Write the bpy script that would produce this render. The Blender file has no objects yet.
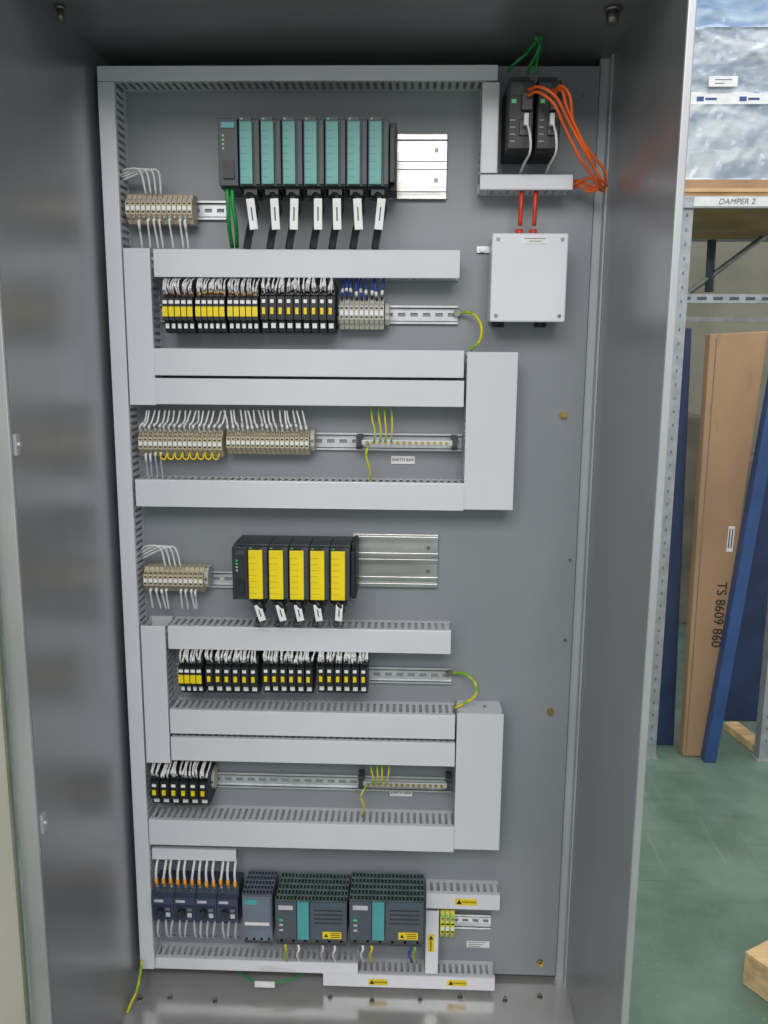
import bpy, bmesh, math, random
from mathutils import Vector, Matrix
random.seed(7)
rad = math.radians
SC = bpy.context.scene
SC.view_settings.view_transform = 'Standard'
COL = SC.collection
# ---------------------------------------------------------------- camera
D = 1.72; F = 850.0
CAM = Vector((0, -D, 1.47))
RM = Matrix.Rotation(rad(1.8), 3, 'Z') @ Matrix.Rotation(rad(79.7), 3, 'X') @ Matrix.Rotation(rad(.45), 3, 'Z')
cd = bpy.data.cameras.new('camera'); cam = bpy.data.objects.new('camera', cd); COL.objects.link(cam)
cam.matrix_world = Matrix.Translation(CAM) @ RM.to_4x4()
cd.sensor_width = 36; cd.lens = F / 1024 * 36; cd.clip_start = .05
SC.camera = cam

def P(px, py, dep=0.0):
    d = RM @ Vector(((px - 384) / F, (512 - py) / F, -1)); t = (D - dep) / d.y
    return CAM + d * t
def rect(x0, y0, x1, y1, dep):
    xm, ym = (x0 + x1) / 2, (y0 + y1) / 2
    return (P(x0, ym, dep).x, P(x1, ym, dep).x, P(xm, y1, dep).z, P(xm, y0, dep).z)

# ---------------------------------------------------------------- materials
def lin(c, k=1.0):
    out = []
    for v in c:
        v = max(0, min(255, v * k)) / 255
        out.append(v / 12.92 if v <= .04045 else ((v + .055) / 1.055) ** 2.4)
    return tuple(out) + (1,)
def mat(name, rgb, rough=.5, metal=0.0, var=.06, scale=30, bump=0.0, stretch=(1, 1, 1), rgb2=None, spec=.5, detail=3, lo=.35, hi=.65, dist=0.0, scuff=None):
    m = bpy.data.materials.new(name); m.use_nodes = True; nt = m.node_tree; b = nt.nodes['Principled BSDF']
    tc = nt.nodes.new('ShaderNodeTexCoord'); mp = nt.nodes.new('ShaderNodeMapping'); n = nt.nodes.new('ShaderNodeTexNoise')
    r = nt.nodes.new('ShaderNodeValToRGB')
    mp.inputs['Scale'].default_value = stretch; n.inputs['Scale'].default_value = scale; n.inputs['Detail'].default_value = detail
    n.inputs['Distortion'].default_value = dist
    nt.links.new(tc.outputs['Object'], mp.inputs['Vector']); nt.links.new(mp.outputs['Vector'], n.inputs['Vector'])
    nt.links.new(n.outputs['Fac'], r.inputs['Fac'])
    r.color_ramp.elements[0].position = lo; r.color_ramp.elements[1].position = hi
    r.color_ramp.elements[0].color = lin(rgb, 1 - var); r.color_ramp.elements[1].color = lin(rgb2 or rgb, 1 if rgb2 else 1 + var)
    out = r.outputs['Color']
    for k, (sc, st, l0, l1, c, rz) in enumerate(scuff or []):
        mp2 = nt.nodes.new('ShaderNodeMapping'); mp2.inputs['Scale'].default_value = st; mp2.inputs['Rotation'].default_value = (0, 0, rz)
        n2 = nt.nodes.new('ShaderNodeTexNoise'); n2.inputs['Scale'].default_value = sc; n2.inputs['Detail'].default_value = 6
        r2 = nt.nodes.new('ShaderNodeValToRGB'); r2.color_ramp.elements[0].position = l0; r2.color_ramp.elements[1].position = l1
        mx = nt.nodes.new('ShaderNodeMixRGB'); mx.inputs[2].default_value = lin(c)
        nt.links.new(tc.outputs['Object'], mp2.inputs['Vector']); nt.links.new(mp2.outputs['Vector'], n2.inputs['Vector'])
        nt.links.new(n2.outputs['Fac'], r2.inputs['Fac']); nt.links.new(r2.outputs['Color'], mx.inputs[0]); nt.links.new(out, mx.inputs[1]); out = mx.outputs[0]
    nt.links.new(out, b.inputs['Base Color'])
    b.inputs['Roughness'].default_value = rough; b.inputs['Metallic'].default_value = metal
    b.inputs['Specular IOR Level'].default_value = spec
    if bump:
        bp = nt.nodes.new('ShaderNodeBump'); bp.inputs['Strength'].default_value = bump; bp.inputs['Distance'].default_value = .004
        nt.links.new(n.outputs['Fac'], bp.inputs['Height']); nt.links.new(bp.outputs['Normal'], b.inputs['Normal'])
    return m
M = dict(
 duct=mat('duct_grey_pvc', (202, 204, 207), .45, var=.02, scale=6),
 cover=mat('duct_cover_pvc', (212, 213, 219), .2, var=.012, scale=5),
 plate=mat('painted_mounting_plate', (140, 144, 150), .36, var=.02, scale=3),
 steel=mat('brushed_stainless_steel', (168, 169, 173), .32, .65, var=.035, scale=1.5, stretch=(3, 3, .2), detail=2),  # broad vertical tone bands paint soft wall reflections into the colour
 steelfloor=mat('stainless_floor_pan', (205, 204, 202), .2, .6, var=.05, scale=4),
 edge=mat('stainless_edge', (184, 185, 187), .42, .5, var=.04, scale=4),
 strip=mat('pale_corner_strip', (176, 180, 184), .45, .1, var=.03, scale=4),
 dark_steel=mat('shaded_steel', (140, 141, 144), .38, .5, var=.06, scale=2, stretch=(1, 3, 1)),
 cream=mat('cream_door_paint', (224, 219, 202), .5, var=.02, scale=5),
 gasket=mat('grey_gasket', (120, 122, 112), .7, var=.05, scale=20),
 zinc=mat('zinc_rail', (200, 202, 205), .35, .5, var=.05, scale=20),
 alu=mat('bright_aluminium', (178, 177, 174), .24, .9, var=.16, scale=9, stretch=(.4, 1, 3)),
 black=mat('black_plastic', (30, 32, 36), .45, var=.1, scale=40),
 anth=mat('anthracite_plastic', (58, 63, 66), .45, var=.06, scale=30),
 anth2=mat('dark_slate_plastic', (40, 44, 49), .4, var=.06, scale=30),
 teal=mat('teal_plastic', (98, 160, 156), .45, var=.04, scale=20),
 tealdark=mat('teal_strip', (76, 160, 164), .4, var=.04, scale=20),
 yellow=mat('yellow_plastic', (240, 214, 10), .45, var=.03, scale=20),
 yellab=mat('yellow_label', (236, 206, 30), .5, var=.03, scale=20),
 white=mat('white_label', (228, 228, 228), .5, var=.03, scale=40),
 wire=mat('white_wire_pvc', (224, 223, 224), .45, var=.05, scale=40),
 greyw=mat('grey_cable_pvc', (190, 190, 198), .45, var=.05, scale=40),
 blue=mat('blue_wire_pvc', (44, 74, 168), .45, var=.05, scale=40),
 green=mat('green_cable_pvc', (20, 140, 60), .45, var=.05, scale=40),
 orange=mat('orange_fibre_jacket', (244, 108, 42), .45, var=.05, scale=40),
 redorange=mat('red_orange_jacket', (206, 58, 34), .45, var=.05, scale=40),
 yg=mat('yellow_green_wire', (214, 204, 30), .45, var=.02, scale=60, rgb2=(120, 180, 40), lo=.5, hi=.55),
 amber=mat('amber_sleeve', (236, 164, 40), .5, var=.05, scale=30),
 beige=mat('beige_terminal', (186, 175, 148), .5, var=.07, scale=60),
 greyt=mat('grey_terminal', (188, 185, 176), .5, var=.05, scale=60),
 redt=mat('red_marker', (170, 80, 66), .5),
 brass=mat('brass', (190, 160, 90), .35, .8, var=.06, scale=30),
 screw=mat('screw_steel', (130, 128, 120), .35, .8, var=.06, scale=60),
 navy=mat('navy_breaker_plastic', (58, 68, 90), .45, var=.06, scale=30),
 navy2=mat('dark_navy_plastic', (36, 44, 62), .45, var=.06, scale=30),
 slate=mat('blue_grey_supply', (108, 118, 132), .45, var=.05, scale=20),
 slatedark=mat('dark_blue_grey_panel', (74, 84, 94), .45, var=.05, scale=20),
 grille=mat('grey_green_grille', (104, 124, 120), .45, var=.1, scale=40),
 boxw=mat('white_box_paint', (219, 221, 226), .35, var=.015, scale=6),
 led=mat('green_led', (60, 200, 110), .3),
 ink=mat('black_ink', (24, 24, 26), .6),
 pencil=mat('grey_marker_ink', (110, 112, 116), .7),
 card=mat('brown_cardboard', (168, 136, 104), .8, var=.07, scale=5, stretch=(1, 1, .3), scuff=[(9, (3, 1, .5), .62, .8, (140, 110, 82), 0)]),
 wood=mat('pale_pallet_wood', (200, 170, 126), .7, var=.1, scale=6, stretch=(1, 6, 6)),
 ply=mat('yellow_plywood', (168, 140, 94), .7, var=.1, scale=4),
 galv=mat('galvanised_rack', (168, 172, 176), .45, .4, var=.06, scale=25),
 bluep=mat('blue_rack_paint', (50, 80, 132), .4, var=.08, scale=6),
 blued=mat('dark_blue_paint', (44, 60, 96), .4, var=.1, scale=6),
 wrap=mat('wrinkled_stretch_wrap', (146, 160, 176), .2, var=.02, scale=4, bump=.45, stretch=(.8, 1, 3), rgb2=(202, 209, 214), detail=8, dist=1.2, lo=.38, hi=.66),
 wrapblue=mat('blue_carton', (116, 146, 186), .2, var=.03, scale=4, bump=.45, stretch=(.8, 1, 3), rgb2=(178, 195, 210), detail=8, dist=1.2, lo=.38, hi=.66),
 floor=mat('green_painted_concrete', (94, 122, 106), .5, var=.06, scale=5, rgb2=(114, 138, 124), detail=12,
           scuff=[(4, (9, .4, 1), .64, .8, (134, 154, 142), .5), (60, (1, 1, 1), .62, .8, (130, 150, 138), 0), (5, (.4, 12, 1), .64, .8, (78, 100, 88), .9), (3, (16, .4, 1), .69, .72, (112, 98, 80), 2.4)]),
 wallm=mat('beige_blockwork', (150, 148, 132), .8, var=.08, scale=1.5),
 crate=mat('dull_storage_carton', (118, 112, 98), .8, var=.12, scale=4),
)
# ---------------------------------------------------------------- mesh builder
ORG = {}
class MB:
    def __init__(s): s.v = []; s.f = []; s.m = []; s.sm = []
    def face(s, idx, mi=0, sm=False): s.f.append(idx); s.m.append(mi); s.sm.append(sm)
    def hexa(s, p, mi=0):
        b = len(s.v); s.v += [Vector(q) for q in p]
        for q in ((0,1,2,3),(4,7,6,5),(0,4,5,1),(1,5,6,2),(2,6,7,3),(3,7,4,0)): s.face([b+i for i in q], mi)
        return s
    def box(s, x0, x1, z0, z1, d0, d1, mi=0):
        return s.hexa([(x0,-d1,z0),(x1,-d1,z0),(x1,-d1,z1),(x0,-d1,z1),(x0,-d0,z0),(x1,-d0,z0),(x1,-d0,z1),(x0,-d0,z1)], mi)
    def extr(s, prof, x0, x1, mi=0):
        b = len(s.v); n = len(prof)
        s.v += [Vector((x0,-d,z)) for d,z in prof] + [Vector((x1,-d,z)) for d,z in prof]
        s.face([b+i for i in range(n)], mi); s.face([b+n+i for i in reversed(range(n))], mi)
        for i in range(n):
            j = (i+1) % n; s.face([b+i, b+j, b+n+j, b+n+i], mi)
        return s
    def tube(s, path, r, mi=0, n=7, smooth=True):
        b = len(s.v); path = [Vector(p) for p in path]; ref = None
        for i, p in enumerate(path):
            t = (path[min(i+1, len(path)-1)] - path[max(i-1, 0)])
            t = t.normalized() if t.length > 1e-9 else Vector((0,0,1))
            if ref is None:
                ref = Vector((1,0,0)) if abs(t.x) < .8 else Vector((0,0,1))
            u = (ref - t*ref.dot(t)).normalized(); ref = u; w = t.cross(u)
            for k in range(n):
                a = 2*math.pi*k/n; s.v.append(p + (u*math.cos(a) + w*math.sin(a))*r)
        for i in range(len(path)-1):
            for k in range(n):
                k2 = (k+1) % n; s.face([b+i*n+k, b+i*n+k2, b+(i+1)*n+k2, b+(i+1)*n+k], mi, smooth)
        s.face([b+k for k in reversed(range(n))], mi); s.face([b+(len(path)-1)*n+k for k in range(n)], mi)
        return s
    def cyl(s, p0, p1, r, mi=0, n=14): return s.tube([p0, p1], r, mi, n)
    def build(s, name, mats, parent=None, bevel=0.0):
        if not isinstance(mats, (list, tuple)): mats = [mats]
        if parent is not None: org = ORG[parent.name]
        else:
            xs=[v.x for v in s.v]; ys=[v.y for v in s.v]; zs=[v.z for v in s.v]
            org = Vector(((min(xs)+max(xs))/2, (min(ys)+max(ys))/2, min(zs)))
        me = bpy.data.meshes.new(name); me.from_pydata([v-org for v in s.v], [], s.f)
        for i, p in enumerate(me.polygons): p.material_index = s.m[i]; p.use_smooth = s.sm[i]
        bm = bmesh.new(); bm.from_mesh(me); bmesh.ops.recalc_face_normals(bm, faces=bm.faces); bm.to_mesh(me); bm.free()
        for m in mats: me.materials.append(m)
        o = bpy.data.objects.new(name, me); COL.objects.link(o)
        if parent is not None: o.parent = parent
        else: o.location = org
        ORG[o.name] = org
        if bevel:
            bv = o.modifiers.new('bevel', 'BEVEL'); bv.width = bevel; bv.segments = 2; bv.limit_method = 'ANGLE'
        return o
def tag(o, label, cat, group=None):
    o['label'] = label; o['category'] = cat
    if group: o['group'] = group
    return o
def thing(name, label, cat, loc, group=None):
    o = bpy.data.objects.new(name, None); COL.objects.link(o); o.empty_display_size = .02
    o.location = loc; ORG[o.name] = Vector(loc); return tag(o, label, cat, group)
def struct(o): o['kind'] = 'structure'; return o
def dup(o, delta, parent=None, label=None):
    c = o.copy(); COL.objects.link(c)
    if parent is not None: c.parent = parent
    else:
        c.location = o.location + Vector(delta); ORG[c.name] = ORG[o.name] + Vector(delta)
    if label: c['label'] = label
    for ch in list(o.children): dup(ch, (0,0,0), c)
    return c
def smooth(pts, k=5):
    pts = [Vector(p) for p in pts]
    if len(pts) < 3: return pts
    out = []; q = [pts[0]*2-pts[1]] + pts + [pts[-1]*2-pts[-2]]
    for i in range(1, len(q)-2):
        for j in range(k):
            t = j/k; a,b,c,d = q[i-1],q[i],q[i+1],q[i+2]
            out.append(.5*((2*b)+(c-a)*t+(2*a-5*b+4*c-d)*t*t+(3*b-a-3*c+d)*t**3))
    out.append(pts[-1]); return out
ONES = 'first second third fourth fifth sixth seventh eighth ninth tenth eleventh twelfth thirteenth fourteenth fifteenth sixteenth seventeenth eighteenth nineteenth twentieth'.split()
def ordn(i): return ONES[i] if i < 20 else ('twenty-' + ONES[i-20] if i < 29 else 'thirtieth' if i == 29 else 'thirty-' + ONES[i-30])
def text(s, c, u, v, size, m, parent, name='lettering'):
    cu = bpy.data.curves.new('lettering', 'FONT'); cu.body = s; cu.size = size; cu.align_x = 'CENTER'; cu.align_y = 'CENTER'; cu.extrude = .0002
    t = bpy.data.objects.new('tmp', cu); COL.objects.link(t); bpy.context.view_layer.update()
    me = bpy.data.meshes.new_from_object(t.evaluated_get(bpy.context.evaluated_depsgraph_get()))
    bpy.data.objects.remove(t); u = Vector(u).normalized(); v = Vector(v).normalized(); n = u.cross(v)
    mx = Matrix((u, v, n)).transposed().to_4x4(); mx.translation = Vector(c) - ORG[parent.name]
    me.transform(mx); me.materials.clear(); me.materials.append(m)
    o = bpy.data.objects.new(name, me); COL.objects.link(o); o.parent = parent; ORG[o.name] = ORG[parent.name]; return o
def wire(pts, r, m, label, cat='wire', group=None, name='wire', k=4):
    return tag(MB().tube(smooth(pts, k), r, 0).build(name, m), label, cat, group)

# ---------------------------------------------------------------- enclosure
T = .07
XL = P(119, 517, T).x - .012
XR = P(588, 527, 0).x
ZC = 2.022; ZF = .082; ZR = -.107; FD = .475
encl = thing('electrical_enclosure', 'tall open stainless steel electrical enclosure holding the whole control panel', 'enclosure', ((XL+XR)/2, 0, ZR))
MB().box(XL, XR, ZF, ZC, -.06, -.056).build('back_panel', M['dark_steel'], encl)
px1 = P(578, 527, 0).x
MB().box(XL+.006, px1, .094, 2.008, -.004, 0).box(px1-.002, px1, .094, 2.008, -.03, 0).build('mounting_plate', M['plate'], encl, .0008)
MB().box(XL-.02, XL, ZF-.1, ZC+.03, -.06, FD).build('side_wall', M['steel'], encl)
MB().box(XR, XR+.004, ZF-.1, ZC+.03, -.06, FD).build('side_wall', M['steel'], encl)
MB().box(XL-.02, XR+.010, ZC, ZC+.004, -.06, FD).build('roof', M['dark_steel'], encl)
MB().box(XL, XR, ZF-.004, ZF, -.06, FD).build('floor_pan', M['steelfloor'], encl)
MB().box(XR-.006, XR+.006, ZF-.1, ZC+.03, FD, FD+.008).box(XR+.0045, XR+.0085, ZF-.1, ZC+.03, -.06, FD).build('front_rim', M['edge'], encl, .002)
MB().box(XL-.032, XL, ZF-.1, ZC+.03, FD, FD+.008).build('front_rim', M['edge'], encl, .002)
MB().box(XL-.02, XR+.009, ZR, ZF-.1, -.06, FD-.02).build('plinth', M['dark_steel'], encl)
MB().box(px1+.0005, XR-.001, ZF, ZC, -.02, -.005).box(XR-.004, XR-.0005, ZF, ZC, -.005, .02).build('corner_rail', M['strip'], encl)
for (a, b) in ((563, 415), (550, 711), (540, 962)):
    p = P(a, b, 0); MB().cyl(p, p+Vector((0,-.006,0)), .0075, 0, 6).cyl(p+Vector((0,-.006,0)), p+Vector((0,-.012,0)), .004).build('bolt', M['brass'], encl)
for (a, b) in ((583, 95), (570, 560), (565, 640)):
    p = P(a, b, 0); MB().cyl(p, p+Vector((0,-.003,0)), .003).build('screw', M['screw'], encl)
for (a, b, r) in ((613, 8, .010), (60, 6, .006)):
    dd = RM @ Vector(((a-384)/F, (512-b)/F, -1)); t = (ZC-CAM.z)/dd.z; p = CAM + dd*t
    MB().cyl(p, p-Vector((0,0,.006)), r*1.5, 0, 20).cyl(p-Vector((0,0,.006)), p-Vector((0,0,.024)), r, 0, 6).build('roof_bolt', M['screw'], encl)
for a in (140, 170, 215, 330, 372, 420, 460, 505, 540):
    b = 1000 + random.uniform(-3, 4); dd = RM @ Vector(((a-384)/F, (512-b)/F, -1)); t = (ZF-CAM.z)/dd.z; p = CAM + dd*t
    MB().cyl(p, p+Vector((0,0,.002)), .0055, 0, 12).cyl(p+Vector((0,0,.002)), p+Vector((0,0,.009)), .0028, 0, 8).build('floor_screw', M['screw'], encl)
for z in (P(3, 445, FD).z, P(36, 825, FD).z):
    MB().box(XL, XL+.005, z-.016, z+.016, FD-.014, FD-.002).cyl((XL+.009, -FD+.008, z), (XL, -FD+.008, z), .004).build('latch_keeper', M['edge'], encl)
hx = XL - .034; a = rad(5); L = .85
def dq(s, t, z): return (hx - s*math.sin(a) - t*math.cos(a), -(FD+.012) - s*math.cos(a) + t*math.sin(a), z)
def dbox(mb, s0, s1, t0, t1, z0, z1): return mb.hexa([dq(s0,t0,z0),dq(s1,t0,z0),dq(s1,t0,z1),dq(s0,t0,z1),dq(s0,t1,z0),dq(s1,t1,z0),dq(s1,t1,z1),dq(s0,t1,z1)])
door = dbox(MB(), 0, L, 0, .025, ZF-.09, ZC+.02).build('door', M['cream'], encl, .002)
dbox(MB(), .004, .012, -.004, 0, ZF-.07, ZC).build('gasket', M['gasket'], door)

# ---------------------------------------------------------------- cable ducts
def duct(x0, y0, x1, y1, orient, label, dep=T, world=None, cap=False):
    X0, X1, Z0, Z1 = world or rect(x0, y0, x1, y1, dep)
    t = thing('cable_duct', label, 'cable duct', ((X0+X1)/2, 0, Z0), 'grey slotted cable ducts on the mounting plate')
    b = MB().box(X0, X1, Z0, Z1, .0005, .003)
    w = .0022; pitch = .0135; fw = .0072; e = dep-.013
    if orient == 'h':
        n = max(1, int((X1-X0)/pitch)); pt = (X1-X0)/n
        for za, zb in ((Z0, Z0+w), (Z1-w, Z1)):
            b.box(X0, X1, za, zb, .003, .011); b.box(X0, X1, za, zb, e, dep-.004)
            for i in range(n): b.box(X0+i*pt+.001, X0+i*pt+.001+fw*pt/pitch, za, zb, .011, e)
    else:
        n = max(1, int((Z1-Z0)/pitch)); pt = (Z1-Z0)/n
        for xa, xb in ((X0, X0+w), (X1-w, X1)):
            b.box(xa, xb, Z0, Z1, .003, .011); b.box(xa, xb, Z0, Z1, e, dep-.004)
            for i in range(n): b.box(xa, xb, Z0+i*pt+.001, Z0+i*pt+.001+fw*pt/pitch, .011, e)
    b.build('slotted_body', M['duct'], t)
    c = MB().box(X0, X1, Z0, Z1, dep-.003, dep)
    if orient == 'h': c.box(X0, X1, Z0-.0012, Z0+.0008, dep-.011, dep).box(X0, X1, Z1-.0008, Z1+.0012, dep-.011, dep)
    else: c.box(X0-.0012, X0+.0008, Z0, Z1, dep-.011, dep).box(X1-.0008, X1+.0012, Z0, Z1, dep-.011, dep)
    c.build('cover', M['cover'], t, .0012)
    if cap:
        MB().box(X0+.0005, X1-.0005, Z1-.002, Z1, .003, dep-.003).build('end_panel', M['cover'], t)
        q = Vector((X0+(X1-X0)*.62, -dep*.45, Z1)); MB().cyl(q, q+Vector((0,0,.0015)), .0035, 0, 10).build('screw', M['screw'], t)
    return t, (X0, X1, Z0, Z1)
_, top = duct(97, 66, 498, 80, 'h', 'narrow horizontal duct along the very top edge of the mounting plate')
XV0, XV1 = P(119, 517, T).x, P(133, 517, T).x
zb = P(145, 969, T).z
duct(0,0,0,0,'v', 'long thin vertical duct running down the whole left edge of the plate', world=(XV0, XV1, zb, top[2]-.002))
duct(482, 82, 498, 173, 'v', 'short vertical duct beside the black network switches, top right')
duct(480, 175, 573, 189, 'h', 'short horizontal duct under the black network switches')
duct(127, 248, 152, 405, 'v', 'wide vertical duct on the left of the upper relay row')
duct(153.5, 250, 460, 277, 'h', 'wide horizontal duct directly under the teal fronted modules')
duct(154, 350, 464, 376, 'h', 'wide horizontal duct under the upper relay row, upper of the close pair')
duct(154, 380, 464, 405, 'h', 'wide horizontal duct above the long beige terminal rows, lower of the close pair')
duct(466, 352, 515, 510, 'v', 'broad vertical duct right of the upper earth bar')
duct(135.5, 482, 464, 508, 'h', 'wide horizontal duct under the long beige terminal rows')
duct(144, 626, 167, 763, 'v', 'wide vertical duct on the left of the lower relay row')
duct(168, 629, 451, 651, 'h', 'wide horizontal duct directly under the yellow fronted modules')
duct(170, 713, 455, 736, 'h', 'wide horizontal duct under the lower relay row, upper of the close pair')
duct(171, 741, 455, 763, 'h', 'wide horizontal duct above the six relay group, lower of the close pair')
duct(456, 714, 501, 850, 'v', 'broad vertical duct right of the lower earth bar', cap=True)
duct(149, 824, 454, 848, 'h', 'wide horizontal duct under the lower earth bar, above the power supplies')
duct(152, 850, 236, 860, 'h', 'short thin horizontal duct above the four blue circuit breakers', dep=.055)
duct(153, 961, 358, 971, 'h', 'thin horizontal duct under the circuit breakers and power supplies', dep=.055)
dA, rA = duct(426, 895, 500, 909, 'h', 'short horizontal duct with yellow warning sticker, right of the power supplies', dep=.055)
dB, rB = duct(426, 911, 438, 974, 'v', 'short vertical duct with yellow sticker beside the right power supply', dep=.055)
dC, rC = duct(323, 976, 495, 988, 'h', 'lowest horizontal duct with two yellow warning stickers', dep=.055)
def sticker(par, px, py, dep, w, h, vert=False):
    p = P(px, py, dep)
    s = MB().box(p.x-w/2, p.x+w/2, p.z-h/2, p.z+h/2, dep+.0002, dep+.0009).build('warning_sticker', M['yellab'], par)
    m = min(w, h)*.8; c = Vector((p.x-w*.32, 0, p.z)) if not vert else Vector((p.x, 0, p.z+h*.32))
    tri = MB(); y = -(dep+.0013)
    tri.hexa([(c.x-m*.5,y,c.z-m*.4),(c.x+m*.5,y,c.z-m*.4),(c.x+m*.02,y,c.z+m*.45),(c.x-m*.02,y,c.z+m*.45),
              (c.x-m*.5,y+.0004,c.z-m*.4),(c.x+m*.5,y+.0004,c.z-m*.4),(c.x+m*.02,y+.0004,c.z+m*.45),(c.x-m*.02,y+.0004,c.z+m*.45)])
    tri.build('warning_triangle', M['ink'], s)
    if vert: text('WARNING', (p.x, y, p.z-h*.14), (0,0,1), (-1,0,0), m*.55, M['ink'], s)
    else: text('WARNING', (p.x+w*.14, y, p.z), (1,0,0), (0,0,1), m*.55, M['ink'], s)
sticker(dA, 466, 902, .055, .046, .015)
sticker(dB, 431, 943, .055, .013, .042, True)
sticker(dC, 378, 982, .055, .042, .014)
sticker(dC, 457, 983, .055, .042, .014)

# ---------------------------------------------------------------- rails
def din_rail(x0, x1, yc, label):
    X0, X1 = P(x0, yc, .01).x, P(x1, yc, .01).x; zc = P((x0+x1)/2, yc, .01).z
    b = MB(); h = .0175
    b.box(X0, X1, zc-h+.004, zc-.0035, .002, .0035).box(X0, X1, zc+.0035, zc+h-.004, .002, .0035)
    n = max(1, round((X1-X0)/.025)); pt = (X1-X0)/n
    for i in range(n+1):
        a_ = X0+i*pt-.005; b.box(max(X0, a_), min(X1, a_+.01), zc-.0035, zc+.0035, .002, .0035)
    for s in (-1, 1):
        za, zb_ = sorted((zc+s*(h-.004), zc+s*(h-.0055))); b.box(X0, X1, za, zb_, .002, .0095)
        za, zb_ = sorted((zc+s*(h-.0055), zc+s*h)); b.box(X0, X1, za, zb_, .0082, .0095)
    return tag(b.build('mounting_rail', M['zinc']), label, 'rail', 'slotted zinc mounting rails')
din_rail(128, 226, 210, 'slotted zinc rail joining upper left beige terminals to the teal modules')
din_rail(160, 458, 314, 'slotted zinc rail carrying the upper relay row')
din_rail(139, 462, 441, 'slotted zinc rail carrying the long beige terminal rows and upper earth bar')
din_rail(147, 234, 579, 'slotted zinc rail carrying the lower left beige terminals')
din_rail(176, 452, 674, 'slotted zinc rail carrying the lower relay row')
din_rail(154, 452, 782, 'slotted zinc rail carrying the six relay group and lower earth bar')
din_rail(440, 491, 922, 'short slotted zinc rail inside the bottom right duct corner')
def alu_rail(x0, y0, x1, y1, label):
    X0, X1, Z0, Z1 = rect(x0, y0, x1, y1, .012); b = MB().box(X0, X1, Z0, Z1, .001, .006)
    h = Z1-Z0
    for k, f in enumerate((0, .12, .46, .58, .9)): b.box(X0, X1, Z0+h*f, Z0+h*(f+.07), .006, .013 if k in (0, 4) else .009)
    t = thing('profile_rail', label, 'rail', ((X0+X1)/2, 0, Z0)); b.build('extrusion', M['alu'], t, .0006)
    for f in (.3, .75):
        q = Vector((X1-.02, -.006, Z0+h*f)); MB().cyl(q, q+Vector((0,-.003,0)), .004).build('screw', M['screw'], t)
alu_rail(232, 133, 447, 199, 'shiny aluminium profile rail showing right of the teal fronted modules')
alu_rail(353, 535, 438, 587, 'shiny aluminium profile rail showing right of the yellow fronted modules')

# ---------------------------------------------------------------- modules
def module(X0, w, Z0, Z1, fm, name, label, group, dep=.12, flw=.55):
    h = Z1-Z0; t = thing(name, label, 'module', (X0+w/2, 0, Z0), group); g = .0006
    MB().box(X0+g, X0+w-g, Z0, Z1, .014, dep-.02).box(X0+g, X0+w-g, Z0+.02*h, Z1-.03*h, dep-.02, dep-.006).box(X0+w*.74, X0+w-g, Z0+.04*h, Z1-.05*h, dep-.006, dep-.002).build('housing', M['anth'], t, .001)
    f = MB().box(X0+w*.08, X0+w*(.08+flw), Z0+.04*h, Z1-.07*h, dep-.006, dep+.001).build('front_flap', fm, t, .0012)
    lines = MB()
    for k in range(1, 8):
        z = Z0+h*(.04+k*.108); lines.box(X0+w*.1, X0+w*(.06+flw)-w*.25, z-.0002, z+.0002, dep+.001, dep+.0013)
    lines.build('index_line', M['anth'] , f)
    s = MB().box(X0+w*.08, X0+w*.62, Z1-.065*h, Z1-.005*h, dep-.012, dep-.002).build('status_strip', M['anth2'], t)
    MB().box(X0+w*.14, X0+w*.24, Z1-.045*h, Z1-.025*h, dep-.002, dep-.001).build('indicator', M['led'], s)
    MB().box(X0+w*.15, X0+w*.8, Z0-.012, Z0, .05, dep-.015).build('connector', M['black'], t, .001)
    return t
def plc(hx0, hx1, mx0, mx1, n, y0, y1, fm, col, flw, gname):
    ym = (y0+y1)/2; Z0, Z1 = P(300, y1, .12).z, P(300, y0, .12).z; h = Z1-Z0
    A, B = P(hx0, ym, .12).x, P(hx1, ym, .12).x; C_, E = P(mx0, ym, .12).x, P(mx1, ym, .12).x; w = (E-C_)/n
    t = thing('interface_module', 'dark grey interface module at the left end of the %s fronted modules' % col, 'module', ((A+B)/2, 0, Z0))
    MB().box(A, B-.001, Z0, Z1, .014, .1).box(A, B-.001, Z0+.02*h, Z1-.02*h, .1, .117).build('housing', M['anth2'], t, .001)
    MB().box(A+.006, B-.006, Z1-.16*h, Z1-.08*h, .117, .119).build('name_plate', M['tealdark'] if col == 'teal' else M['anth'], t)
    MB().box(A+.008, B-.008, Z0+.12*h, Z0+.38*h, .117, .121).build('port', M['black'], t)
    for k in range(4):
        MB().box(A+.007, A+.011, Z1-h*(.28+k*.06), Z1-h*(.255+k*.06), .117, .118).build('indicator', M['led'] if k < 2 else M['greyw'], t)
    p0 = module(C_, w, Z0, Z1, fm, 'signal_module', 'first %s fronted signal module from the left' % col, gname, flw=flw)
    for i in range(1, n): dup(p0, (i*w, 0, 0), label='%s %s fronted signal module from the left' % (ordn(i), col))
    return Z0, E
z1_, e1 = plc(218, 238, 238, 389, 7, 116, 187, M['teal'], 'teal', .58, 'teal fronted modules')
z2_, e2 = plc(232, 248, 247, 350, 5, 547, 602, M['yellow'], 'yellow', .68, 'yellow fronted modules')
for (z, e, w_, hh, lb) in ((z1_, e1, .013, .122, 'teal'), (z2_, e2, .01, .118, 'yellow')):
    o = MB().box(e+.001, e+w_, z, z+hh*.95, .014, .09).box(e+.001, e+w_*.8, z+.01, z+hh*.85, .09, .112)
    tag(o.build('spacer_module', M['black'], None, .001), 'thin black spacer closing the right end of the %s fronted modules' % lb, 'module')

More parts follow.
